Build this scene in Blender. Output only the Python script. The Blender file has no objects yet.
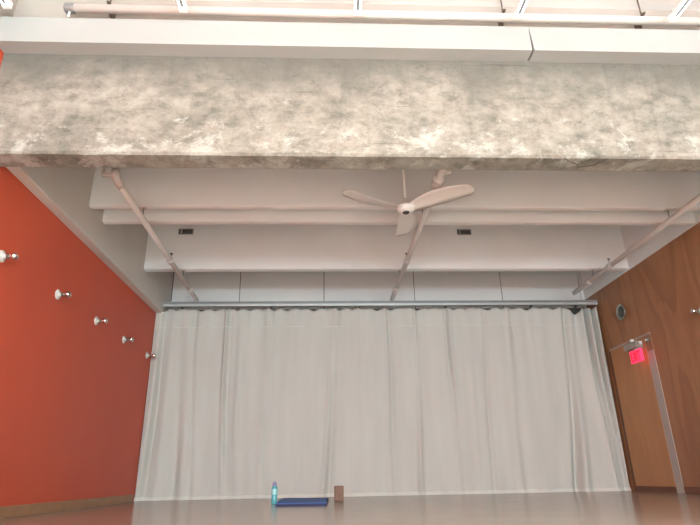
import bpy, bmesh, math, random
from mathutils import Vector, Matrix
random.seed(7)
scn = bpy.context.scene
COL = scn.collection
PI = math.pi

# ---------------------------------------------------------------- helpers
def link(name, bm, mat=None, parent=None, smooth=False, bevel=0, loc=None):
    me = bpy.data.meshes.new(name)
    bmesh.ops.recalc_face_normals(bm, faces=bm.faces)
    bm.to_mesh(me); bm.free()
    if mat: me.materials.append(mat)
    if smooth:
        for p in me.polygons: p.use_smooth = True
    o = bpy.data.objects.new(name, me); COL.objects.link(o)
    if parent: o.parent = parent
    if loc is not None: o.location = loc
    if bevel:
        m = o.modifiers.new('bevel', 'BEVEL'); m.width = bevel; m.segments = 2; m.limit_method = 'ANGLE'
    return o

def tag(o, label, cat, group=None):
    o['label'] = label; o['category'] = cat
    if group: o['group'] = group
    return o

def thing(name, label, cat, loc=(0, 0, 0), rz=0, group=None):
    o = bpy.data.objects.new(name, None); COL.objects.link(o)
    o.empty_display_size = .1
    o.location = loc; o.rotation_euler = (0, 0, rz)
    return tag(o, label, cat, group)

def struct(name, bm, mat, parent=None, bevel=0, label=None):
    o = link(name, bm, mat, parent, bevel=bevel)
    if not parent: o['kind'] = 'structure'
    if label: o['label'] = label
    return o

def dup(root, loc, label):
    r = root.copy(); COL.objects.link(r); r.location = loc; r['label'] = label
    for ch in list(root.children):
        c = ch.copy(); COL.objects.link(c); c.parent = r
        for g in list(ch.children):
            d = g.copy(); COL.objects.link(d); d.parent = c
    return r

def box(bm, x0, x1, y0, y1, z0, z1):
    v = [bm.verts.new(p) for p in [(x0,y0,z0),(x1,y0,z0),(x1,y1,z0),(x0,y1,z0),(x0,y0,z1),(x1,y0,z1),(x1,y1,z1),(x0,y1,z1)]]
    for f in ((0,3,2,1),(4,5,6,7),(0,1,5,4),(1,2,6,5),(2,3,7,6),(3,0,4,7)):
        bm.faces.new([v[i] for i in f])
    return bm

def tube(bm, path, r, n=14, cap=True):
    path = [Vector(p) for p in path]
    rad = r if isinstance(r, (list, tuple)) else [r]*len(path)
    rings = []; u = None
    for i, p in enumerate(path):
        t = (path[min(i+1, len(path)-1)] - path[max(i-1, 0)]).normalized()
        if u is None:
            a = Vector((0,0,1)) if abs(t.z) < .9 else Vector((1,0,0))
            u = t.cross(a).normalized()
        else:
            u = (u - t*u.dot(t)).normalized()
        w = t.cross(u)
        rings.append([bm.verts.new(p + (u*math.cos(2*PI*k/n) + w*math.sin(2*PI*k/n))*rad[i]) for k in range(n)])
    for a, b in zip(rings, rings[1:]):
        for k in range(n):
            bm.faces.new((a[k], a[(k+1)%n], b[(k+1)%n], b[k]))
    if cap:
        bm.faces.new(rings[0][::-1]); bm.faces.new(rings[-1])
    return bm

def lathe(bm, prof, axis='Z', n=28, origin=(0,0,0), sgn=1):
    """prof: list of (radius, height along axis)"""
    o = Vector(origin); rings = []
    for r, h in prof:
        h *= sgn; ring = []
        if r < 1e-6:
            p = Vector((0,0,h)) if axis == 'Z' else Vector((h,0,0))
            rings.append([bm.verts.new(o + p)]); continue
        for k in range(n):
            a = 2*PI*k/n; c, s = r*math.cos(a), r*math.sin(a)
            p = Vector((c, s, h)) if axis == 'Z' else Vector((h, c, s))
            ring.append(bm.verts.new(o + p))
        rings.append(ring)
    for a, b in zip(rings, rings[1:]):
        if len(a) == 1 and len(b) == 1: continue
        for k in range(n):
            k2 = (k+1) % n
            if len(a) == 1: bm.faces.new((a[0], b[k2], b[k]))
            elif len(b) == 1: bm.faces.new((a[k], a[k2], b[0]))
            else: bm.faces.new((a[k], a[k2], b[k2], b[k]))
    for ring, rev in ((rings[0], True), (rings[-1], False)):
        if len(ring) > 1: bm.faces.new(ring[::-1] if rev else ring)
    return bm

# ---------------------------------------------------------------- materials
def mat(name, col, rough=.6, metal=0, spec=.5, noise=0, scale=6, bump=0, emit=None, estr=0):
    m = bpy.data.materials.new(name); m.use_nodes = True
    nt = m.node_tree; b = nt.nodes['Principled BSDF']
    b.inputs['Base Color'].default_value = (*col, 1)
    b.inputs['Roughness'].default_value = rough
    b.inputs['Metallic'].default_value = metal
    b.inputs['Specular IOR Level'].default_value = spec
    if emit:
        b.inputs['Emission Color'].default_value = (*emit, 1)
        b.inputs['Emission Strength'].default_value = estr
    if noise or bump:
        tc = nt.nodes.new('ShaderNodeTexCoord'); n = nt.nodes.new('ShaderNodeTexNoise')
        n.inputs['Scale'].default_value = scale; n.inputs['Detail'].default_value = 5
        nt.links.new(tc.outputs['Object'], n.inputs['Vector'])
        if noise:
            r = nt.nodes.new('ShaderNodeValToRGB')
            r.color_ramp.elements[0].position = .3; r.color_ramp.elements[1].position = .7
            r.color_ramp.elements[0].color = (*[c*(1-noise) for c in col], 1)
            r.color_ramp.elements[1].color = (*[min(1, c*(1+noise)) for c in col], 1)
            nt.links.new(n.outputs['Fac'], r.inputs['Fac']); nt.links.new(r.outputs['Color'], b.inputs['Base Color'])
        if bump:
            bp = nt.nodes.new('ShaderNodeBump'); bp.inputs['Strength'].default_value = bump; bp.inputs['Distance'].default_value = .02
            nt.links.new(n.outputs['Fac'], bp.inputs['Height']); nt.links.new(bp.outputs['Normal'], b.inputs['Normal'])
    return m

def N(nt, t, **kw):
    n = nt.nodes.new(t)
    for k, v in kw.items():
        if k in n.inputs: n.inputs[k].default_value = v
        else: setattr(n, k, v)
    return n

def ramp(nt, stops):
    r = nt.nodes.new('ShaderNodeValToRGB'); e = r.color_ramp.elements
    while len(e) > 1: e.remove(e[-1])
    e[0].position = stops[0][0]; e[0].color = (*stops[0][1], 1)
    for p, c in stops[1:]:
        q = e.new(p); q.color = (*c, 1)
    return r

def g(v): return (v, v, v)

def mapped_noise(nt, tc, scale3, scale, detail=6, rough=.6, dist=0):
    mp = N(nt, 'ShaderNodeMapping'); mp.inputs['Scale'].default_value = scale3
    nt.links.new(tc.outputs['Object'], mp.inputs['Vector'])
    n = N(nt, 'ShaderNodeTexNoise'); n.inputs['Scale'].default_value = scale; n.inputs['Detail'].default_value = detail
    n.inputs['Roughness'].default_value = rough; n.inputs['Distortion'].default_value = dist
    nt.links.new(mp.outputs['Vector'], n.inputs['Vector'])
    return n

def mix(nt, fac, a, b, mode='MIX'):
    m = nt.nodes.new('ShaderNodeMix'); m.data_type = 'RGBA'; m.blend_type = mode
    for sock, v in ((m.inputs[0], fac), (m.inputs[6], a), (m.inputs[7], b)):
        if isinstance(v, (int, float)): sock.default_value = v
        elif isinstance(v, tuple): sock.default_value = (*v, 1)
        else: nt.links.new(v, sock)
    return m.outputs[2]

def concrete_mat():
    m = bpy.data.materials.new('raw_concrete'); m.use_nodes = True; nt = m.node_tree
    b = nt.nodes['Principled BSDF']; b.inputs['Roughness'].default_value = .85
    tc = N(nt, 'ShaderNodeTexCoord')
    L = nt.links
    big = mapped_noise(nt, tc, (1, 1, 1.6), 1.7, 6, .62, .1)
    c1 = ramp(nt, [(.30, (.205, .197, .165)), (.48, (.285, .273, .232)), (.62, (.335, .315, .27)), (.75, (.30, .288, .243))])
    L.new(big.outputs['Fac'], c1.inputs['Fac'])
    mid = mapped_noise(nt, tc, (1, 1, 1.5), 6, 10, .75, .15)
    c2 = ramp(nt, [(.36, g(.62)), (.49, g(.98)), (.63, g(1.28))])
    L.new(mid.outputs['Fac'], c2.inputs['Fac'])
    col = mix(nt, 1.0, c1.outputs['Color'], c2.outputs['Color'], 'MULTIPLY')
    # darker weathered band running along the top of the face (irregular stain)
    sep = N(nt, 'ShaderNodeSeparateXYZ'); L.new(tc.outputs['Object'], sep.inputs[0])
    nz = mapped_noise(nt, tc, (1, 1, .4), 1.4, 5, .6, .3)
    ma = N(nt, 'ShaderNodeMath', operation='MULTIPLY_ADD'); ma.inputs[1].default_value = .9; ma.inputs[2].default_value = -.45
    L.new(nz.outputs['Fac'], ma.inputs[0])
    ad = N(nt, 'ShaderNodeMath', operation='ADD'); L.new(sep.outputs['Z'], ad.inputs[0]); L.new(ma.outputs[0], ad.inputs[1])
    mr = N(nt, 'ShaderNodeMapRange'); mr.inputs['From Min'].default_value = 3.28; mr.inputs['From Max'].default_value = 3.60
    L.new(ad.outputs[0], mr.inputs['Value'])
    mm = N(nt, 'ShaderNodeMath', operation='MULTIPLY'); mm.inputs[1].default_value = .85; L.new(mr.outputs[0], mm.inputs[0])
    col = mix(nt, mm.outputs[0], col, (.15, .15, .13))
    # white laitance / plaster patches, mostly in the lower half
    pn = mapped_noise(nt, tc, (1, 1, 1.4), 2.6, 12, .80, .25)
    lo = N(nt, 'ShaderNodeMapRange'); lo.inputs['From Min'].default_value = 3.45; lo.inputs['From Max'].default_value = 2.85
    lo.inputs['To Min'].default_value = -.10; lo.inputs['To Max'].default_value = .045
    L.new(sep.outputs['Z'], lo.inputs['Value'])
    pa = N(nt, 'ShaderNodeMath', operation='ADD'); L.new(pn.outputs['Fac'], pa.inputs[0]); L.new(lo.outputs[0], pa.inputs[1])
    pr = ramp(nt, [(.555, g(0)), (.60, g(.6)), (.66, g(1))]); L.new(pa.outputs[0], pr.inputs['Fac'])
    col = mix(nt, pr.outputs['Color'], col, (.50, .505, .455))
    # horizontal board marks and a few vertical streaks
    hs = mapped_noise(nt, tc, (.45, 1, 16), 2.0, 4, .5, .1)
    hr = ramp(nt, [(.26, g(.52)), (.33, g(.86))]); L.new(hs.outputs['Fac'], hr.inputs['Fac'])
    col = mix(nt, 1.0, col, hr.outputs['Color'], 'MULTIPLY')
    vs = mapped_noise(nt, tc, (7, 1, .5), 1.6, 4, .55, .2)
    vr = ramp(nt, [(.30, g(.86)), (.45, g(1))]); L.new(vs.outputs['Fac'], vr.inputs['Fac'])
    col = mix(nt, 1.0, col, vr.outputs['Color'], 'MULTIPLY')
    sp = mapped_noise(nt, tc, (1, 1, 1.2), 17, 9, .75, .1)
    spr = ramp(nt, [(.34, g(.78)), (.44, g(1)), (.60, g(1)), (.68, g(1.2))]); L.new(sp.outputs['Fac'], spr.inputs['Fac'])
    col = mix(nt, 1.0, col, spr.outputs['Color'], 'MULTIPLY')
    L.new(col, b.inputs['Base Color'])
    fine = mapped_noise(nt, tc, (1, 1, 1), 14, 8, .7)
    bp = N(nt, 'ShaderNodeBump'); bp.inputs['Strength'].default_value = .35; bp.inputs['Distance'].default_value = .02
    L.new(fine.outputs['Fac'], bp.inputs['Height']); L.new(bp.outputs['Normal'], b.inputs['Normal'])
    return m

def plywood_mat(name, base, dark, rough=.42, seed=0, joints=True):
    m = bpy.data.materials.new(name); m.use_nodes = True; nt = m.node_tree; L = nt.links
    b = nt.nodes['Principled BSDF']; b.inputs['Roughness'].default_value = rough
    tc = N(nt, 'ShaderNodeTexCoord')
    mp = N(nt, 'ShaderNodeMapping'); mp.inputs['Scale'].default_value = (1, 1, .22); mp.inputs['Location'].default_value = (seed, seed*1.7, seed*.6)
    L.new(tc.outputs['Object'], mp.inputs['Vector'])
    n1 = N(nt, 'ShaderNodeTexNoise'); n1.inputs['Scale'].default_value = 1.5; n1.inputs['Detail'].default_value = 3; n1.inputs['Distortion'].default_value = .9
    L.new(mp.outputs['Vector'], n1.inputs['Vector'])
    # contour the noise: cathedral grain
    mu = N(nt, 'ShaderNodeMath', operation='MULTIPLY'); mu.inputs[1].default_value = 4.5; L.new(n1.outputs['Fac'], mu.inputs[0])
    fr = N(nt, 'ShaderNodeMath', operation='FRACT'); L.new(mu.outputs[0], fr.inputs[0])
    r = ramp(nt, [(0, g(.1)), (.12, g(.8)), (.5, g(.35)), (.85, g(0)), (1, g(.1))]); L.new(fr.outputs[0], r.inputs['Fac'])
    n2 = N(nt, 'ShaderNodeTexNoise'); n2.inputs['Scale'].default_value = 9; n2.inputs['Detail'].default_value = 6
    L.new(mp.outputs['Vector'], n2.inputs['Vector'])
    f = mix(nt, .35, r.outputs['Color'], n2.outputs['Fac'])
    col = mix(nt, f, base, dark)
    L.new(col, b.inputs['Base Color'])
    return m

def floor_mat():
    m = bpy.data.materials.new('polished_wood_floor'); m.use_nodes = True; nt = m.node_tree; L = nt.links
    b = nt.nodes['Principled BSDF']
    tc = N(nt, 'ShaderNodeTexCoord')
    br = N(nt, 'ShaderNodeTexBrick'); br.offset = .37
    br.inputs['Color1'].default_value = (.37, .30, .245, 1); br.inputs['Color2'].default_value = (.32, .255, .205, 1)
    br.inputs['Mortar'].default_value = (.16, .08, .04, 1)
    br.inputs['Scale'].default_value = 1; br.inputs['Mortar Size'].default_value = .0012
    br.inputs['Brick Width'].default_value = 1.9; br.inputs['Row Height'].default_value = .085
    mp = N(nt, 'ShaderNodeMapping'); L.new(tc.outputs['Object'], mp.inputs['Vector']); L.new(mp.outputs['Vector'], br.inputs['Vector'])
    gn = mapped_noise(nt, tc, (1, 14, 1), 2.2, 5, .6)
    gr = ramp(nt, [(.3, g(.82)), (.7, g(1.12))]); L.new(gn.outputs['Fac'], gr.inputs['Fac'])
    col = mix(nt, 1, br.outputs['Color'], gr.outputs['Color'], 'MULTIPLY')
    L.new(col, b.inputs['Base Color'])
    rn = mapped_noise(nt, tc, (1, 1, 1), 3, 4, .6)
    rr = N(nt, 'ShaderNodeMapRange'); rr.inputs['To Min'].default_value = .15; rr.inputs['To Max'].default_value = .24
    L.new(rn.outputs['Fac'], rr.inputs['Value']); L.new(rr.outputs[0], b.inputs['Roughness'])
    return m

def fabric_mat():
    m = bpy.data.materials.new('cream_muslin'); m.use_nodes = True; nt = m.node_tree; L = nt.links
    b = nt.nodes['Principled BSDF']; b.inputs['Roughness'].default_value = .9; b.inputs['Specular IOR Level'].default_value = .15
    tc = N(nt, 'ShaderNodeTexCoord')
    n = mapped_noise(nt, tc, (3, 3, .4), 1.6, 5, .6)
    r = ramp(nt, [(.3, (.50, .48, .44)), (.7, (.55, .53, .49))]); L.new(n.outputs['Fac'], r.inputs['Fac'])
    L.new(r.outputs['Color'], b.inputs['Base Color'])
    w = mapped_noise(nt, tc, (1, 1, .35), 7, 6, .6)
    bp = N(nt, 'ShaderNodeBump'); bp.inputs['Strength'].default_value = .18; bp.inputs['Distance'].default_value = .02
    L.new(w.outputs['Fac'], bp.inputs['Height']); L.new(bp.outputs['Normal'], b.inputs['Normal'])
    return m

M = dict(
    red = mat('brick_red_paint', (.58, .085, .035), .5, noise=.04, scale=1.5, bump=.03),
    white = mat('white_paint', (.88, .885, .885), .6, noise=.03, scale=1.2),
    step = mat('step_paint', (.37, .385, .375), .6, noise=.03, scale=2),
    ceiling = mat('white_ceiling_paint', (.80, .82, .82), .7, noise=.02, scale=1),
    girder = mat('warm_white_paint', (.64, .61, .57), .6, noise=.04, scale=2),
    upper = mat('cream_paint', (.40, .36, .325), .6, noise=.04, scale=2),
    panel = mat('pale_grey_panel', (.78, .79, .79), .6, noise=.03, scale=1),
    concrete = concrete_mat(),
    floor = floor_mat(),
    ply = plywood_mat('varnished_plywood', (.43, .20, .085), (.25, .10, .042), .4, 3.1),
    doorwood = plywood_mat('honey_door_veneer', (.52, .255, .10), (.44, .205, .078), .4, 8.4),
    darkwood = mat('dark_stained_wood', (.17, .065, .035), .45, noise=.1, scale=8),
    basewood = mat('oak_base_strip', (.34, .19, .10), .5, noise=.1, scale=8),
    curtain = fabric_mat(),
    hem = mat('hem_fabric', (.62, .60, .55), .9, spec=.1),
    alu = mat('aluminium', (.62, .64, .63), .38, metal=.6, noise=.04, scale=10),
    greymetal = mat('grey_metal', (.27, .28, .28), .45, metal=.5, noise=.05, scale=10),
    dark = mat('dark_grey', (.035, .033, .032), .6, noise=.1, scale=20),
    pipe = mat('painted_pipe', (.68, .63, .595), .45, noise=.05, scale=5),
    fan = mat('white_fan_enamel', (.82, .80, .77), .3, noise=.02, scale=4),
    porcelain = mat('white_porcelain', (.62, .62, .58), .25, noise=.02, scale=20),
    chrome = mat('mirror_chrome', (.75, .75, .74), .12, metal=1, noise=.02, scale=20),
    brass = mat('dark_neck_metal', (.20, .15, .12), .35, metal=.8, noise=.05, scale=20),
    fixture = mat('white_fixture_enamel', (.86, .87, .86), .35, noise=.02, scale=8),
    tube = mat('glowing_tube', (.95, .98, .97), .4, emit=(.93, 1, .98), estr=1.1, noise=.001),
    housing = mat('beige_grey_casing', (.36, .33, .29), .5, noise=.04, scale=12),
    dishdark = mat('dark_green_grey', (.10, .115, .10), .3, metal=.3, noise=.1, scale=12),
    dishrim = mat('worn_metal_rim', (.42, .44, .40), .3, metal=.7, noise=.06, scale=12),
    backwall = mat('dark_back_wall', (.06, .055, .05), .8, noise=.1, scale=3),
    groove = mat('grey_groove', (.22, .23, .24), .5, noise=.05, scale=20),
    signred = mat('lit_red_sign', (.8, .03, .12), .4, emit=(1, .03, .10), estr=1.15, noise=.001),
    signletter = mat('lit_letter', (.4, .01, .03), .4, emit=(.6, .0, .02), estr=.45, noise=.001),
    lens = mat('lamp_lens', (.85, .85, .82), .15, noise=.02, scale=20),
    teal = mat('teal_plastic', (.10, .40, .44), .18, noise=.12, scale=25),
    tealband = mat('pale_aqua_band', (.32, .62, .64), .25, noise=.05, scale=25),
    lilac = mat('lilac_cap', (.25, .24, .40), .4, noise=.05, scale=25),
    mat_top = mat('blue_mat_foam', (.05, .13, .38), .75, noise=.15, scale=6, bump=.2),
    mat_dark = mat('navy_mat_edge', (.022, .028, .085), .8, noise=.1, scale=10),
    block = mat('brown_cork', (.20, .115, .08), .75, noise=.2, scale=45, bump=.2),
    pale = mat('pale_grey_jamb', (.46, .40, .36), .5, noise=.04, scale=20),
    glass = None,
)

# ---------------------------------------------------------------- dimensions
XL, XR = -2.724, 4.605
YN, YF = -9.0, 9.125
CH = 4.33                        # ceiling height
YB0, YB1 = 3.86, 4.09            # concrete beam
ZB0, ZB1 = 2.711, 3.693
YC = 8.75                        # curtain plane

# ---------------------------------------------------------------- room shell
struct('floor', box(bmesh.new(), XL-.3, XR+.3, YN-.3, YF+.3, -.15, 0), M['floor'])
struct('ceiling', box(bmesh.new(), XL-.3, XR+.3, YN-.3, YF+.3, CH, CH+.2), M['ceiling'])
# left wall: red paint up to the girder / the boxed step, cream above
wl = struct('wall_left', box(bmesh.new(), XL-.25, XL, YN-.3, YF+.3, 0, 3.74), M['red'])
struct('wall_left_upper', box(bmesh.new(), XL-.25, XL, YN-.3, YF+.3, 3.74, CH), M['upper'])
bpy.data.objects['wall_left_upper'].parent = wl
if 'kind' in bpy.data.objects['wall_left_upper']: del bpy.data.objects['wall_left_upper']['kind']
bpy.data.objects['wall_left_upper'].name = 'painted_top_band'
wr = struct('wall_right', box(bmesh.new(), XR, XR+.25, YN-.3, YF+.3, 0, 3.115), M['ply'])
link('painted_top_band', box(bmesh.new(), XR-.004, XR+.25, YN-.3, YF+.3, 3.115, CH), M['white'], wr)
# wall behind the curtain, clad in tall panels with open joints
bm = box(bmesh.new(), XL-.3, XR+.3, YF+.012, YF+.3, 0, CH)
wb = struct('wall_back', bm, M['backwall'])
xs = [-2.606, -1.456, -.003, 1.576, 3.125, 4.535, XR]
for a, b in zip(xs, xs[1:]):
    link('wall_panel', box(bmesh.new(), a+.006, b-.006, YF, YF+.014, 2.96, CH), M['panel'], wb)
# wall behind the photographer with tall window openings (unseen, added to bring in fill light)
bm = bmesh.new()
added_wins = [(-2.2, -.2), (.1, 2.1), (2.4, 4.3)]
z0, z1 = .08, 2.6
box(bm, XL-.3, XR+.3, YN-.3, YN, 0, z0); box(bm, XL-.3, XR+.3, YN-.3, YN, z1, CH)
edges = [XL-.3] + [v for w in added_wins for v in w] + [XR+.3]
for i in range(0, len(edges), 2): box(bm, edges[i], edges[i+1], YN-.3, YN, z0, z1)
struct('wall_front', bm, M['white'])
for i, (a, b) in enumerate(added_wins):
    bm = bmesh.new()
    for p in ((a, a+.06, z0, z1), (b-.06, b, z0, z1), (a, b, z0, z0+.06), (a, b, z1-.06, z1), ((a+b)/2-.025, (a+b)/2+.025, z0, z1)):
        box(bm, p[0], p[1], YN-.18, YN-.1, p[2], p[3])
    struct('window_%d' % (i+1), bm, M['greymetal'])  # frame for an added, unseen light opening

# side girder above the red wall, ribs of the ceiling, concrete cross beam
XG, ZG = -2.612, 2.798
struct('trim_1', box(bmesh.new(), XL, XG, YB1, YF, ZG, CH), M['girder'], bevel=.006,
       label='warm white side beam above the red wall')
ZR = 3.134
ribs = [(5.607, 5.70), (6.003, 6.10), (7.611, 7.74)]
for i, (a, b) in enumerate(ribs):
    # tapered stem like precast concrete: wider at the top
    bm = bmesh.new()
    prof = [(a, ZR+.012), (a+.012, ZR), (b-.012, ZR), (b, ZR+.012), (b+.03, CH), (a, CH)]
    va = [bm.verts.new((XG, y, z)) for y, z in prof]; vb = [bm.verts.new((XR-.004, y, z)) for y, z in prof]
    n = len(prof)
    for k in range(n): bm.faces.new((va[k], va[(k+1)%n], vb[(k+1)%n], vb[k]))
    bm.faces.new(va[::-1]); bm.faces.new(vb)
    struct('trim_%d' % (i+2), bm, M['white'], label='white painted ceiling rib')

bm = bmesh.new()
nx = 90
def jag(t, s): return .006*math.sin(t*3.1+s) + .004*math.sin(t*9.7+s*2)
# concrete beam with slightly chipped arrises
rows = []
for i in range(nx+1):
    x = XL + (XR-XL)*i/nx
    c = random.uniform(0, .010); d = random.uniform(0, .004)
    prof = [(YB0, ZB1), (YB0, ZB0+.014+c), (YB0+.014+c, ZB0+d*.3), (YB1-.012-d, ZB0), (YB1, ZB0+.012+d), (YB1, ZB1)]
    rows.append([bm.verts.new((x, y, z)) for y, z in prof])
for A, B in zip(rows, rows[1:]):
    for k in range(6): bm.faces.new((A[k], A[(k+1)%6], B[(k+1)%6], B[k]))
bm.faces.new(rows[0][::-1]); bm.faces.new(rows[-1])
cb = struct('trim_5', bm, M['concrete'], label='raw concrete cross beam with whitish stains')
# fine crack on the underside
def crack(pts, w=.004):
    b = bmesh.new()
    for (xa, ya, za), (xb, yb, zb) in zip(pts, pts[1:]): tube(b, [(xa, ya, za), (xb, yb, zb)], w, 6)
    return b
struct('crack', crack([(2.0, YB0+.02, ZB0), (2.06, YB0+.07, ZB0-.0005), (2.14, YB0+.11, ZB0-.0005), (2.17, YB0+.16, ZB0-.0005), (2.27, YB0+.13, ZB0-.0005), (2.36, YB0+.03, ZB0)], .003), M['dark'], cb)
# painted wall band above the concrete beam
struct('trim_6', box(bmesh.new(), XL, XR, YB0, YB1, ZB1, CH), M['upper'], label='cream band above the concrete beam')
# boxed white step, two lengths with an open slanted joint
ZS1 = 3.952; YS = 3.715
def stepbox(xa0, xa1, xb0, xb1):
    # x at top / at bottom for both ends (slanted joint)
    b = bmesh.new()
    v = [b.verts.new(p) for p in [(xa1, YS, ZB1-.002), (xb1, YS, ZB1-.002), (xb1, YB0, ZB1-.002), (xa1, YB0, ZB1-.002),
                                  (xa0, YS, ZS1), (xb0, YS, ZS1), (xb0, YB0, ZS1), (xa0, YB0, ZS1)]]
    for f in ((0,3,2,1),(4,5,6,7),(0,1,5,4),(1,2,6,5),(2,3,7,6),(3,0,4,7)): b.faces.new([v[i] for i in f])
    return b
struct('trim_7', stepbox(XL, XL, 1.802, 1.802), M['step'], label='white boxed step above the concrete beam, left length')
struct('trim_8', stepbox(1.803, 1.822, XR, XR), M['step'], label='white boxed step above the concrete beam, right length')

# baseboards
struct('baseboard_left', box(bmesh.new(), XL, XL+.018, YN, 8.62, 0, .094), M['basewood'], bevel=.003)
struct('baseboard_right', box(bmesh.new(), XR-.014, XR, YN, 7.42, 0, .085), M['darkwood'], bevel=.003)

# door in the plywood wall: slab, dark kick strip, light head edge, pale jamb
bm = box(bmesh.new(), XR-.007, XR, 7.61, 8.60, .075, 2.085)
d = struct('door_1', bm, M['doorwood'], bevel=.003)
struct('kick_strip', box(bmesh.new(), XR-.008, XR, 7.61, 8.60, .004, .073), M['darkwood'], d)
struct('head_edge', box(bmesh.new(), XR-.012, XR, 7.45, 8.61, 2.087, 2.110), M['pale'], d)
struct('door_jamb', box(bmesh.new(), XR-.006, XR, 7.445, 7.60, 0.002, 1.86), M['pale'], d)
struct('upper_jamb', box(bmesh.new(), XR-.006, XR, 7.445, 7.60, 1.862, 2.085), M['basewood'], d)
struct('hinge_side_strip', box(bmesh.new(), XR-.006, XR, 8.605, 8.66, 0.002, 2.085), M['darkwood'], d)

# ---------------------------------------------------------------- curtain
cur = thing('stage_curtain', 'wide cream cloth curtain hanging from the rail to the floor', 'curtain', (0, YC, 0))
cx0, cx1 = XL+.006, XR-.03
ZT = 2.872
def sstep(t): t = max(0, min(1, t)); return t*t*(3-2*t)
# folds: (x at top, x at bottom, amplitude, width, starts below z)
folds = [(-2.62,-2.66,.05,.05,9),(-2.55,-2.60,-.045,.035,9),(-2.42,-2.44,.03,.05,9),(-2.302,-2.191,-.035,.05,9),(-2.17,-2.08,.025,.05,9),(-2.077,-1.962,-.03,.03,9),
 (-1.595,-1.502,.045,.025,9),(-1.53,-1.44,-.02,.03,9),(-1.369,-1.30,.02,.035,9),(-1.25,-1.20,-.014,.04,9),(-.916,-.93,.022,.04,9),(-.84,-.86,-.016,.04,9),(-.3,-.35,.012,.08,9),
 (.226,.04,-.035,.035,9),(.17,-.03,.032,.03,9),(.45,.42,.014,.06,9),(.734,.70,.02,.05,2.5),(1.052,1.054,-.034,.032,9),(1.00,1.00,.018,.03,9),(1.50,1.439,.04,.026,9),(1.57,1.85,-.022,.07,2.3),
 (1.75,1.75,.01,.06,9),(2.004,2.02,-.034,.032,9),(2.07,2.08,.018,.03,9),(2.387,2.28,.020,.04,9),(2.637,2.51,-.032,.03,9),(2.72,2.6,.014,.05,9),(3.023,2.93,.028,.04,9),(3.12,3.02,-.016,.04,9),
 (3.40,3.33,.014,.06,9),(3.70,3.55,-.014,.07,9),(4.02,3.80,-.10,.04,9),(4.11,3.90,.05,.05,9),(4.20,4.02,-.012,.05,9),(4.28,4.37,.06,.05,9),(4.363,4.458,-.14,.03,9),(4.43,4.50,.03,.02,9),(4.49,4.53,-.09,.018,9),(4.54,4.555,.04,.02,9)]
hooks = []
x = cx0 + .03
k = 0
rr = random.Random(3)
while x < cx1:
    hooks.append(x); x += rr.uniform(.17, .24)
hooks = [h for h in hooks if not (4.02 < h < 4.36)] + [4.03, 4.36]
hooks.sort()
def topz(x):
    for a, b in zip(hooks, hooks[1:]):
        if a <= x <= b:
            t = (x-a)/(b-a); w = b-a
            sag = (.17*w if w < .3 else .40*w)*( .5+.9*abs(math.sin(a*5.3))if w < .3 else 1)
            return ZT - sag*(1-abs(2*t-1)**1.3)
    return ZT - .01
def cy(x, z):
    u = (ZT - z)/ZT          # 0 top, 1 bottom
    y = 0
    for xt, xb, a, w, zs in folds:
        if z > zs: continue
        c = xt + (xb-xt)*(u**1.15) + .012*math.sin(z*2.3+xt*3)
        q = (x-c)/(w*(1+.5*u))
        if abs(q) < 4:
            fade = 1 if zs > 5 else sstep((zs-z)/.6)
            y -= a*math.exp(-q*q)*fade*(.8+.35*math.sin(z*1.7+xt*5))
    y += .012*math.sin(x*2.1+.6*z)*u + .007*math.sin(x*7.3+z*.8)
    y += .010*math.sin(x*17+math.sin(z*1.1))*(.4+.6*(1-u)**2)
    return y
xs_ = [cx0+(cx1-cx0)*i/1000 for i in range(1001)]
nz = 70
bm = bmesh.new(); R0 = []
for j in range(nz+1):
    row = []
    for x in xs_:
        tz = topz(x)
        z = .004 + (tz-.004)*(j/nz)
        u = 1 - j/nz
        xx = x
        row.append(bm.verts.new((xx, cy(x, z) - .02*sstep((.10-z)/.10), z)))
    R0.append(row)
for A, B in zip(R0, R0[1:]):
    for i in range(len(A)-1): bm.faces.new((A[i], A[i+1], B[i+1], B[i]))
cl = link('curtain_cloth', bm, M['curtain'], cur, smooth=True)
sm = cl.modifiers.new('thick', 'SOLIDIFY'); sm.thickness = .002; sm.offset = 1
# bottom hem, follows the cloth
def hem(za, zb, off, name, lab=None):
    b = bmesh.new(); A = []; B = []; C = []; Dd = []
    for x in xs_[::2]:
        wob = .004*math.sin(x*11)+.003*math.sin(x*31)
        ya = cy(x, za) - .02*sstep((.10-za)/.10); yb2 = cy(x, zb) - .02*sstep((.10-zb)/.10)
        A.append(b.verts.new((x, ya-off-.006, max(za, .003)))); B.append(b.verts.new((x, yb2-off, zb+wob)))
        C.append(b.verts.new((x, yb2-.002, zb+wob))); Dd.append(b.verts.new((x, ya-.002, max(za, .003))))
    n = len(A)
    for i in range(n-1):
        b.faces.new((A[i], A[i+1], B[i+1], B[i])); b.faces.new((B[i], B[i+1], C[i+1], C[i]))
        b.faces.new((C[i], C[i+1], Dd[i+1], Dd[i])); b.faces.new((Dd[i], Dd[i+1], A[i+1], A[i]))
    return link(name, b, M['hem'], cur, smooth=False)
hem(.003, .05, .012, 'bottom_hem')['label'] = 'brighter hem band along the floor'
hem(2.555, 2.562, .0035, 'stitched_seam')
for h in hooks:
    b = bmesh.new(); tube(b, [(h, 0.0, topz(h)-.012), (h, 0, ZT+.006)], .005, 8)
    link('hook', b, M['greymetal'], cur)

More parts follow.
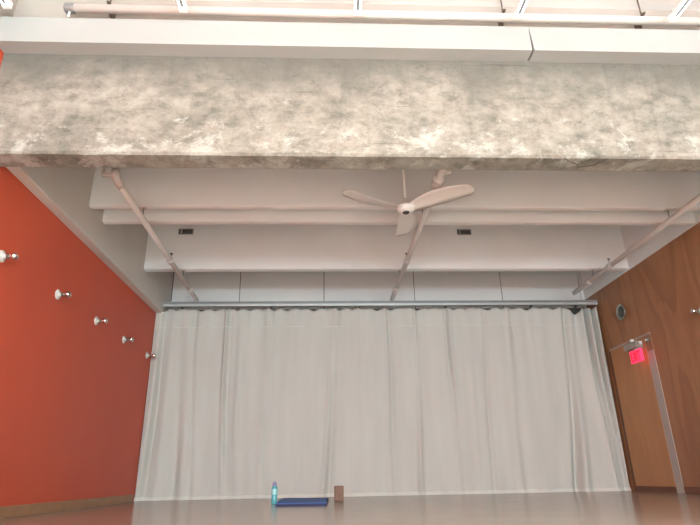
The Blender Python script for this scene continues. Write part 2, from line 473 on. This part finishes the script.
rail = thing('curtain_rail', 'long aluminium curtain rail above the cream curtain', 'curtain rail', (0, YC, 0))
bm = box(bmesh.new(), XL+.11, XR-.002, -.022, .022, 2.905, 2.946)
link('track', bm, M['alu'], rail, bevel=.003)
bm = box(bmesh.new(), XL+.11, XR-.002, -.02, .03, 2.948, 2.985)
link('mounting_channel', bm, M['greymetal'], rail)
for x in (-2.4, -.9, .6, 2.1, 3.6, 4.4):
    b = bmesh.new(); box(b, x-.015, x+.015, .02, YF-YC, 2.985, 3.0); box(b, x-.015, x+.015, YF-YC-.006, YF-YC, 2.95, 3.06)
    link('bracket', b, M['greymetal'], rail)

# ---------------------------------------------------------------- sprinkler pipes
ZP = 3.0; PR = .034
def sprinkler(name_x, x0, x1, y0, y1, label, heads, top):
    t = thing('sprinkler_pipe', label, 'pipe', (0, 0, 0), group='white sprinkler pipes under the ceiling')
    def px(y): return x0 + (x1-x0)*(y-y0)/(y1-y0)
    b = tube(bmesh.new(), [(px(y0), y0, ZP), (px(y1), y1, ZP)], PR, 18)
    link('pipe', b, M['pipe'], t, smooth=True)
    # couplings
    for yc in heads + [y1-.55]:
        b = bmesh.new(); x = px(yc)
        tube(b, [(px(yc-.05), yc-.05, ZP), (px(yc-.045), yc-.045, ZP), (px(yc+.045), yc+.045, ZP), (px(yc+.05), yc+.05, ZP)], [PR+.004, PR+.012, PR+.012, PR+.004], 18)
        link('coupling', b, M['pipe'], t, smooth=False)
    for yc in heads:
        b = bmesh.new(); x = px(yc)
        tube(b, [(x, yc, ZP+.03), (x, yc, ZP+.075)], .012, 10)
        h = link('sprinkler_head', b, M['pipe'], t)
        b = bmesh.new(); lathe(b, [(.006, .075), (.006, .10), (.020, .102), (.020, .108), (.0, .110)], origin=(x, yc, ZP), n=14)
        link('deflector', b, M['dark'], h)
    for yc in (5.65, 7.67):
        b = bmesh.new(); x = px(yc)
        tube(b, [(x, yc, ZP+PR), (x, yc, ZR)], .006, 8)
        link('hanger_rod', b, M['greymetal'], t)
        b = bmesh.new(); box(b, x-.03, x+.03, yc-.03, yc+.03, ZR-.008, ZR)
        link('rib_plate', b, M['pipe'], t)
    return t, px
tL, px = sprinkler('l', -2.011, -2.073, 4.84, 8.70, 'white pipe under the ceiling ribs nearest the red wall', [6.95], True)
# elbow, riser and hanger of the left pipe
b = bmesh.new(); x = px(4.84)
tube(b, [(x, 4.90, ZP), (x, 4.84, ZP), (x-.005, 4.79, ZP+.012), (x-.01, 4.765, ZP+.05), (x-.01, 4.76, ZP+.10)], PR+.005, 16)
link('elbow', b, M['pipe'], tL, smooth=True)
b = bmesh.new(); tube(b, [(x-.01, 4.76, ZP+.08), (x-.01, 4.76, CH)], PR, 14); link('riser', b, M['pipe'], tL, smooth=True)
b = bmesh.new(); box(b, x-.13, x-.02, 4.74, 4.78, ZP+.02, ZP+.055); box(b, x-.13, x-.115, 4.74, 4.78, ZP+.02, CH)
link('hanger', b, M['pipe'], tL, bevel=.004)
tM, px = sprinkler('m', 1.133, 1.121, YB1+.002, 8.68, 'white pipe passing behind the ceiling fan', [6.95], False)
x = px(4.75)
for dy in (0, .09):
    b = bmesh.new(); tube(b, [(x, 4.71+dy, ZP), (x, 4.72+dy, ZP), (x, 4.75+dy, ZP), (x, 4.76+dy, ZP)], [PR+.008, PR+.026, PR+.026, PR+.008], 18)
    link('coupling', b, M['pipe'], tM, smooth=True)
b = bmesh.new(); tube(b, [(x, 4.66, ZP), (x, 4.66, ZP+.10), (x, 4.66, CH)], PR*.9, 14); link('riser', b, M['pipe'], tM, smooth=True)
b = bmesh.new(); tube(b, [(x, 4.64, ZP), (x+.09, 4.60, ZP+.02)], PR*.9, 14); link('branch_stub', b, M['pipe'], tM, smooth=True)
b = bmesh.new(); lathe(b, [(.09, 0), (.09, .012), (.05, .03)], origin=(x, YB1+.001, ZP), n=20)
for v in b.verts:
    dx, dy, dz = v.co.x-x, v.co.y-(YB1+.001), v.co.z-ZP
    v.co = (x+dx, YB1+.001+dz, ZP+dy)
link('wall_flange', b, M['pipe'], tM)
tR, px = sprinkler('r', 4.005, 4.071, YB1+.002, 8.40, 'white pipe under the ceiling ribs nearest the plywood wall', [7.15], False)

# ---------------------------------------------------------------- ceiling fan
FC = Vector((.842, 5.075, 2.85))
fan = thing('ceiling_fan', 'white three-blade ceiling fan hanging on a thin rod', 'fan', FC)
b = bmesh.new(); lathe(b, [(0, -.050), (.03, -.050), (.062, -.043), (.090, -.025), (.100, 0), (.088, .022), (.06, .036), (.03, .05), (.022, .11), (.014, .115), (.0, .116)])
link('motor_housing', b, M['fan'], fan, smooth=True)
b = bmesh.new(); lathe(b, [(0, -.062), (.028, -.060), (.036, -.050), (.036, -.046)]); link('bottom_cap', b, M['dark'], fan, smooth=True)
b = bmesh.new(); tube(b, [(0, 0, .10), (0, 0, CH-FC.z-.05)], .0125, 12); link('downrod', b, M['fan'], fan, smooth=True)
b = bmesh.new(); lathe(b, [(.02, CH-FC.z-.10), (.05, CH-FC.z-.07), (.07, CH-FC.z-.02), (.07, CH-FC.z)]); link('canopy', b, M['fan'], fan, smooth=True)
def blade(angle):
    b = bmesh.new(); n = 26; top = []; 
    Ltip = .73; rows = []
    for i in range(n+1):
        t = i/n; r = .06 + (Ltip-.06)*t
        w = .055 + .085*math.sin(min(1, t*1.25)*PI*.62)*(1-.55*t)
        if t > .9: w *= math.sqrt(max(.02, 1-((t-.9)/.1)**2))
        sweep = -.05*math.sin(t*PI*.9)
        pitch = math.radians(20 - 12*t)
        row = []
        for s in (-1, -.5, 0, .5, 1):
            yy = s*w*math.cos(pitch) + sweep; zz = -s*w*math.sin(pitch) + .014*(1-s*s) + .02*t
            row.append((r, yy, zz))
        rows.append(row)
    ca, sa = math.cos(angle), math.sin(angle)
    V = []
    for th in (0, -.007):
        V.append([[b.verts.new((x*ca-y*sa, x*sa+y*ca, z+th)) for x, y, z in row] for row in rows])
    m = 5
    for i in range(n):
        for k in range(m-1):
            b.faces.new((V[0][i][k], V[0][i+1][k], V[0][i+1][k+1], V[0][i][k+1]))
            b.faces.new((V[1][i][k], V[1][i][k+1], V[1][i+1][k+1], V[1][i+1][k]))
        for k in (0, m-1): b.faces.new((V[0][i][k], V[0][i+1][k], V[1][i+1][k], V[1][i][k]))
    for i in (0, n):
        for k in range(m-1): b.faces.new((V[0][i][k], V[0][i][k+1], V[1][i][k+1], V[1][i][k]))
    return b
for a in (-32, -152, 88):
    link('blade', blade(math.radians(a)), M['fan'], fan, smooth=True)

# ---------------------------------------------------------------- strip lights in the near bay
def strip(L=7.0):  # length carried on out of view to hold added fill lamps
    t = thing('strip_light', '', 'light', (0, 0, 0), group='linear strip lights on the ceiling')
    w = .032
    b = bmesh.new(); box(b, -w, w, -L, 0, .012, .050); link('housing', b, M['fixture'], t, bevel=.004)
    b = bmesh.new(); box(b, -.010, .010, -L+.02, -.05, .004, .013); link('groove', b, M['groove'], t)
    for s in (-1, 1):
        b = bmesh.new(); tube(b, [(s*.021, -L+.03, .004), (s*.021, -.035, .004)], .0095, 12); link('tube', b, M['tube'], t, smooth=True)
    b = bmesh.new(); box(b, -w-.002, w+.002, -.028, .004, -.010, .053); link('end_cap', b, M['fixture'], t, bevel=.003)
    for y in (-.25, -L+.25):
        b = bmesh.new(); tube(b, [(0, y, .05), (0, y, CH-3.95)], .003, 8); link('suspension_wire', b, M['greymetal'], t)
        b = bmesh.new(); box(b, -.03, .03, y-.03, y+.03, CH-3.95-.012, CH-3.95); link('ceiling_plate', b, M['fixture'], t)
    return t
sx = [(-2.62, 'leftmost of the five strip lights, beside the red wall'),
      (-1.18, 'second strip light from the left, above the boxed step'),
      (.285, 'middle one of the five strip lights'),
      (1.675, 'second strip light from the right, beside the joint in the boxed step'),
      (3.055, 'rightmost of the five strip lights, nearest the plywood wall')]
first = strip()
for i, (x, lab) in enumerate(sx):
    y = 3.62
    if i == 0: first.location = (x, y, 3.95); first['label'] = lab
    else: dup(first, (x, y, 3.95), lab)

# conduit along the band above the step
con = thing('conduit_pipe', 'cream pipe running along the band above the boxed step', 'pipe', (0, 3.75, 4.093))
b = bmesh.new(); tube(b, [(-2.17, 0, .0), (XR-.002, 0, -.012)], .038, 16); link('pipe', b, M['girder'], con, smooth=True)
b = bmesh.new(); tube(b, [(-2.235, 0, 0), (-2.225, 0, 0), (-2.16, 0, 0), (-2.15, 0, 0)], [.034, .046, .046, .04], 16); link('end_fitting', b, M['greymetal'], con)
b = bmesh.new(); tube(b, [(-2.19, 0, -.03), (-2.19, 0, -.10)], .010, 8); link('drain_nipple', b, M['fixture'], con)
for x in (-1.86, 1.607, 2.888):
    b = bmesh.new(); box(b, x-.012, x+.012, -.05, .05, .036, .046); box(b, x-.012, x+.012, .045, YB0-3.75, -.04, .046); box(b, x-.005, x+.005, -.005, .005, .04, CH-4.093)
    link('hanger', b, M['brass'], con)

# ---------------------------------------------------------------- vents
def vent(w=.215, h=.085):
    t = thing('air_vent', '', 'vent', (0, 0, 0))
    b = bmesh.new()
    for a in ((-w/2, w/2, -h/2, -h/2+.010), (-w/2, w/2, h/2-.010, h/2), (-w/2, -w/2+.010, -h/2, h/2), (w/2-.010, w/2, -h/2, h/2)):
        box(b, a[0], a[1], -.012, 0, a[2], a[3])
    link('frame', b, M['greymetal'], t)
    b = bmesh.new(); box(b, -w/2+.01, w/2-.01, -.003, -.0005, -h/2+.01, h/2-.01); link('dark_backing', b, M['dark'], t)
    for i in range(4):
        z = -h/2 + .02 + i*.016
        b = bmesh.new(); box(b, -w/2+.01, w/2-.01, -.010, -.004, z-.002, z+.002); link('louver', b, M['greymetal'], t)
    b = bmesh.new(); box(b, -w/2+.035, -w/2+.05, -.014, -.002, -h/2+.01, h/2-.01); link('lever', b, M['alu'], t)
    return t
v0 = vent()
v0.location = (-2.06, 7.6105, 3.728); v0['label'] = 'small grey louvred vent high on the third ceiling rib, left side'
dup(v0, (2.135, 7.6105, 3.728), 'small grey louvred vent high on the third ceiling rib, right of the fan')
dup(v0, (-2.085, YF-.0005, 3.70), 'small vent atop the back panels, left side, half hidden by the rib')
dup(v0, (2.066, YF-.0005, 3.70), 'small vent atop the back panels, right of the fan, half hidden by the rib')

# ---------------------------------------------------------------- wall lights
def sconce(sgn, name='wall_light'):
    t = thing(name, '', 'wall light', (0, 0, 0))
    b = bmesh.new(); lathe(b, [(.052, 0), (.054, .006), (.050, .013), (.034, .018), (.022, .024), (.018, .040), (.0, .040)], axis='X', sgn=sgn); link('base_plate', b, M['porcelain'], t, smooth=True)
    b = bmesh.new(); lathe(b, [(.0, .044), (.016, .044), (.016, .072), (.0, .072)], axis='X', sgn=sgn); link('neck', b, M['brass'], t, smooth=True)
    b = bmesh.new()
    prof = [(.012, .066)] + [(.034*math.sin(a), .104 - .034*math.cos(a)) for a in [PI*k/14 for k in range(2, 14)]] + [(0, .138)]
    lathe(b, prof, axis='X', sgn=sgn); link('bulb', b, M['chrome'], t, smooth=True)
    return t
s0 = sconce(1)
ys = [4.45, 5.50, 6.52, 7.49, 8.54]
labs = ['white porcelain light with silver bulb on the red wall, leftmost and largest in view',
        'white porcelain light with silver bulb on the red wall, second from the left',
        'white porcelain light with silver bulb on the red wall, third from the left',
        'white porcelain light with silver bulb on the red wall, fourth from the left',
        'white porcelain light with silver bulb on the red wall, right beside the curtain']
for i, y in enumerate(ys):
    if i == 0: s0.location = (XL, y, 2.065); s0['label'] = labs[0]; s0['group'] = 'round lights along the red wall'
    else: dup(s0, (XL, y, 2.065), labs[i])
s1 = sconce(-1); s1.location = (XR, 6.30, 2.085); s1['label'] = 'white porcelain light with silver bulb on the plywood wall'

# round metal dish lamp above the door
dl = thing('wall_disc', 'round grey metal disc on the plywood wall above the door', 'wall fitting', (XR, 8.0, 2.565))
b = bmesh.new(); lathe(b, [(.05, 0), (.06, .02), (.115, .045), (.125, .055), (.118, .060), (.10, .048), (.05, .030), (.0, .028)], axis='X', sgn=-1, n=36); link('dish', b, M['dishrim'], dl, smooth=True)
b = bmesh.new(); lathe(b, [(.0, .026), (.085, .040), (.088, .046), (.05, .052), (.0, .054)], axis='X', sgn=-1, n=36); link('dark_centre', b, M['dishdark'], dl, smooth=True)

# ---------------------------------------------------------------- exit sign with emergency lamps
ex = thing('exit_sign', 'lit red EXIT sign hanging in front of the plywood wall beside the door', 'exit sign', (XR-.12, 7.70, 1.82))
b = box(bmesh.new(), -.012, .022, -.145, .145, -.088, .088); link('sign_box', b, M['signred'], ex, bevel=.004)
# letters E X I T, read from the room: text runs towards the camera (-Y)
def letters():
    def seg(b, a, c, w=.016):
        (ya, za), (yb, zb) = a, c
        d = Vector((0, yb-ya, zb-za)); n = Vector((0, -d.z, d.y)).normalized()*w/2
        P = [Vector((0, ya, za))+n, Vector((0, ya, za))-n, Vector((0, yb, zb))-n, Vector((0, yb, zb))+n]
        f = [b.verts.new((-.0125, p.y*.86, p.z)) for p in P]; h = [b.verts.new((-.0165, p.y*.86, p.z)) for p in P]
        b.faces.new(f); b.faces.new(h[::-1])
        for k in range(4): b.faces.new((f[k], f[(k+1)%4], h[(k+1)%4], h[k]))
    out = []
    H = .060
    # y decreases along the reading direction
    def L(y): return y
    y = .128; w = .052
    E = [((y, -H), (y, H)), ((y+.008, H-.008), (y-w, H-.008)), ((y+.008, 0), (y-w*.8, 0)), ((y+.008, -H+.008), (y-w, -H+.008))]
    y = .052
    X = [((y, -H), (y-.058, H)), ((y, H), (y-.058, -H))]
    y = -.032
    I = [((y, -H), (y, H))]
    y = -.062
    T = [((y, H-.008), (y-.062, H-.008)), ((y-.031, -H), (y-.031, H))]
    for Ls in (E, X, I, T):
        b = bmesh.new()
        for s in Ls: seg(b, *s)
        out.append(b)
    return out
for b in letters(): link('letter', b, M['signletter'], ex)
b = box(bmesh.new(), -.004, .118, -.02, .02, .095, .120); link('wall_arm', b, M['greymetal'], ex)
b = box(bmesh.new(), -.004, .012, -.02, .02, .088, .10); link('hanger', b, M['greymetal'], ex)
em = thing('emergency_light', 'grey emergency light with small lamps above the exit sign', 'emergency light', (XR-.002, 7.74, 1.99))
b = box(bmesh.new(), -.11, .0, -.07, .28, -.040, .05); link('housing', b, M['housing'], em, bevel=.008)
for y in (-.145, -.32, .06):
    b = bmesh.new(); tube(b, [(-.06, y+.03, -.0), (-.06, y+.0, 0)], .012, 10) if y < 0 else tube(b, [(-.06, y, .05), (-.06, y, .075)], .012, 10)
    h = (0 if y < 0 else .075)
    lathe(b, [(0, -.016), (.020, -.014), (.025, .0), (.024, .022), (.0, .025)], axis='X', sgn=-1, origin=(-.075, y, h), n=18)
    lp = link('lamp_head', b, M['fixture'] if y > -.3 else M['greymetal'], em, smooth=True)
    b = bmesh.new(); lathe(b, [(0, .0255), (.018, .0256), (.010, .031), (0, .033)], axis='X', sgn=-1, origin=(-.075, y, h), n=16)
    link('lens', b, M['lens'], lp, smooth=True)
b = bmesh.new(); tube(b, [(-.06, -.07, 0), (-.06, -.33, 0)], .007, 8); link('lamp_bar', b, M['greymetal'], em)

# ---------------------------------------------------------------- things on the floor
bt = thing('water_bottle', 'teal water bottle standing at the left end of the blue mat', 'bottle', (-.575, 6.92, 0))
b = bmesh.new(); lathe(b, [(0, .001), (.030, .001), (.034, .008), (.034, .070), (.031, .085), (.034, .10), (.034, .165), (.028, .185), (.020, .192), (0, .192)], n=24); link('bottle_body', b, M['teal'], bt, smooth=True)
b = bmesh.new(); lathe(b, [(.0345, .100), (.0352, .102), (.0352, .160), (.0345, .162)], n=24); link('label_band', b, M['tealband'], bt, smooth=True)
b = bmesh.new(); lathe(b, [(0, .190), (.024, .190), (.026, .195), (.025, .222), (.018, .226), (.016, .238), (0, .239)], n=24); link('cap', b, M['lilac'], bt, smooth=True)

# blue mat: folded slab with slightly wavy outline, thicker folded front
ym = thing('yoga_mat', 'blue yoga mat lying folded on the floor before the curtain', 'mat', (-.22, 7.1, 0))
P = [Vector((-.515, 6.33)), Vector((.02, 6.28)), Vector((.055, 7.72)), Vector((-.54, 8.02))]
def mat_layer(z0, th, e, wav, vmax=1.0, name='fold', m='mat_top'):
    b = bmesh.new(); nu, nv = 24, 30; G = []
    for lay in (0, 1):
        g_ = []
        for j in range(nv+1):
            v = j/nv*vmax; row = []
            for i in range(nu+1):
                u = i/nu
                p = (P[0]*(1-u)+P[1]*u)*(1-v) + (P[3]*(1-u)+P[2]*u)*v
                c = Vector((-.22, 7.1)); p = p + (c-p).normalized()*e
                z = z0 + lay*th + lay*wav*(math.sin(u*5+v*4)*.5+.5)*math.sin(v*PI)
                row.append(b.verts.new((p.x+.22+.006*math.sin(v*9+lay), p.y-7.1+.01*math.sin(u*7), z)))
            g_.append(row)
        G.append(g_)
    for j in range(nv):
        for i in range(nu):
            b.faces.new((G[0][j][i], G[0][j][i+1], G[0][j+1][i+1], G[0][j+1][i])); b.faces.new((G[1][j][i], G[1][j][i+1], G[1][j+1][i+1], G[1][j+1][i]))
        for i in (0, nu): b.faces.new((G[0][j][i], G[1][j][i], G[1][j+1][i], G[0][j+1][i]))
    for i in range(nu):
        for j in (0, nv): b.faces.new((G[0][j][i], G[0][j][i+1], G[1][j][i+1], G[1][j][i]))
    return link(name, b, M[m], ym, bevel=0)
mat_layer(.001, .021, .0, 0, name='lower_layer', m='mat_dark')
mat_layer(.0225, .007, .012, .012, name='upper_layer')

yb = thing('yoga_block', 'brown cork block standing upright before the curtain', 'block', (.178, 7.32, 0), rz=.05)
b = box(bmesh.new(), -.056, .056, -.04, .04, .001, .176); link('block_body', b, M['block'], yb, bevel=.010)
bb = yb.children[0]
# single-piece block: keep it as the mesh itself
bb.parent = None; bb.location = (.178, 7.32, 0); bb.rotation_euler = (0, 0, .05)
bpy.data.objects.remove(yb); bb.name = 'yoga_block'; tag(bb, 'brown cork block standing upright before the curtain', 'block')

# ---------------------------------------------------------------- light
w = bpy.data.worlds.new('World'); scn.world = w; w.use_nodes = True
bg = w.node_tree.nodes['Background']; bg.inputs[0].default_value = (.80, .90, 1, 1); bg.inputs[1].default_value = .6
for i, (a, b_) in enumerate(added_wins):  # unseen fill lamp set outside each added opening
    ld = bpy.data.lights.new('window_daylight', 'AREA'); ld.shape = 'RECTANGLE'; ld.size = b_-a-.1; ld.size_y = z1-z0-.1
    ld.energy = 660; ld.color = (.78, .935, .98)
    lo = bpy.data.objects.new('window_daylight', ld); COL.objects.link(lo)
    lo.location = ((a+b_)/2, YN-.35, (z0+z1)/2); lo.rotation_euler = (math.radians(90), 0, 0)

for x, lab in sx:  # fill lamps added under the unseen run of each strip
    ld = bpy.data.lights.new('strip_lamp', 'AREA'); ld.shape = 'RECTANGLE'; ld.size = .05; ld.size_y = 4.2
    ld.energy = 430; ld.color = (.82, .955, .99); ld.spread = math.radians(95)
    lo = bpy.data.objects.new('strip_lamp', ld); COL.objects.link(lo)
    lo.location = (x, -1.7, 3.93)

# ---------------------------------------------------------------- camera
cd = bpy.data.cameras.new('camera'); cam = bpy.data.objects.new('camera', cd); COL.objects.link(cam)
cd.sensor_width = 36; cd.lens = 551.79/700*36; cd.clip_start = .02
r = (.99891, -.04326, -.01777); dn = (-.0009, .36211, -.93214); fw = (.04676, .93113, .36167)
cam.matrix_world = Matrix(((r[0], -dn[0], -fw[0], 0), (r[1], -dn[1], -fw[1], 0), (r[2], -dn[2], -fw[2], .2773), (0, 0, 0, 1)))
scn.camera = cam
vs_ = scn.view_settings
vs_.view_transform = 'Standard'; vs_.look = 'None'; vs_.gamma = 1; vs_.use_curve_mapping = False; vs_.exposure = 0.1
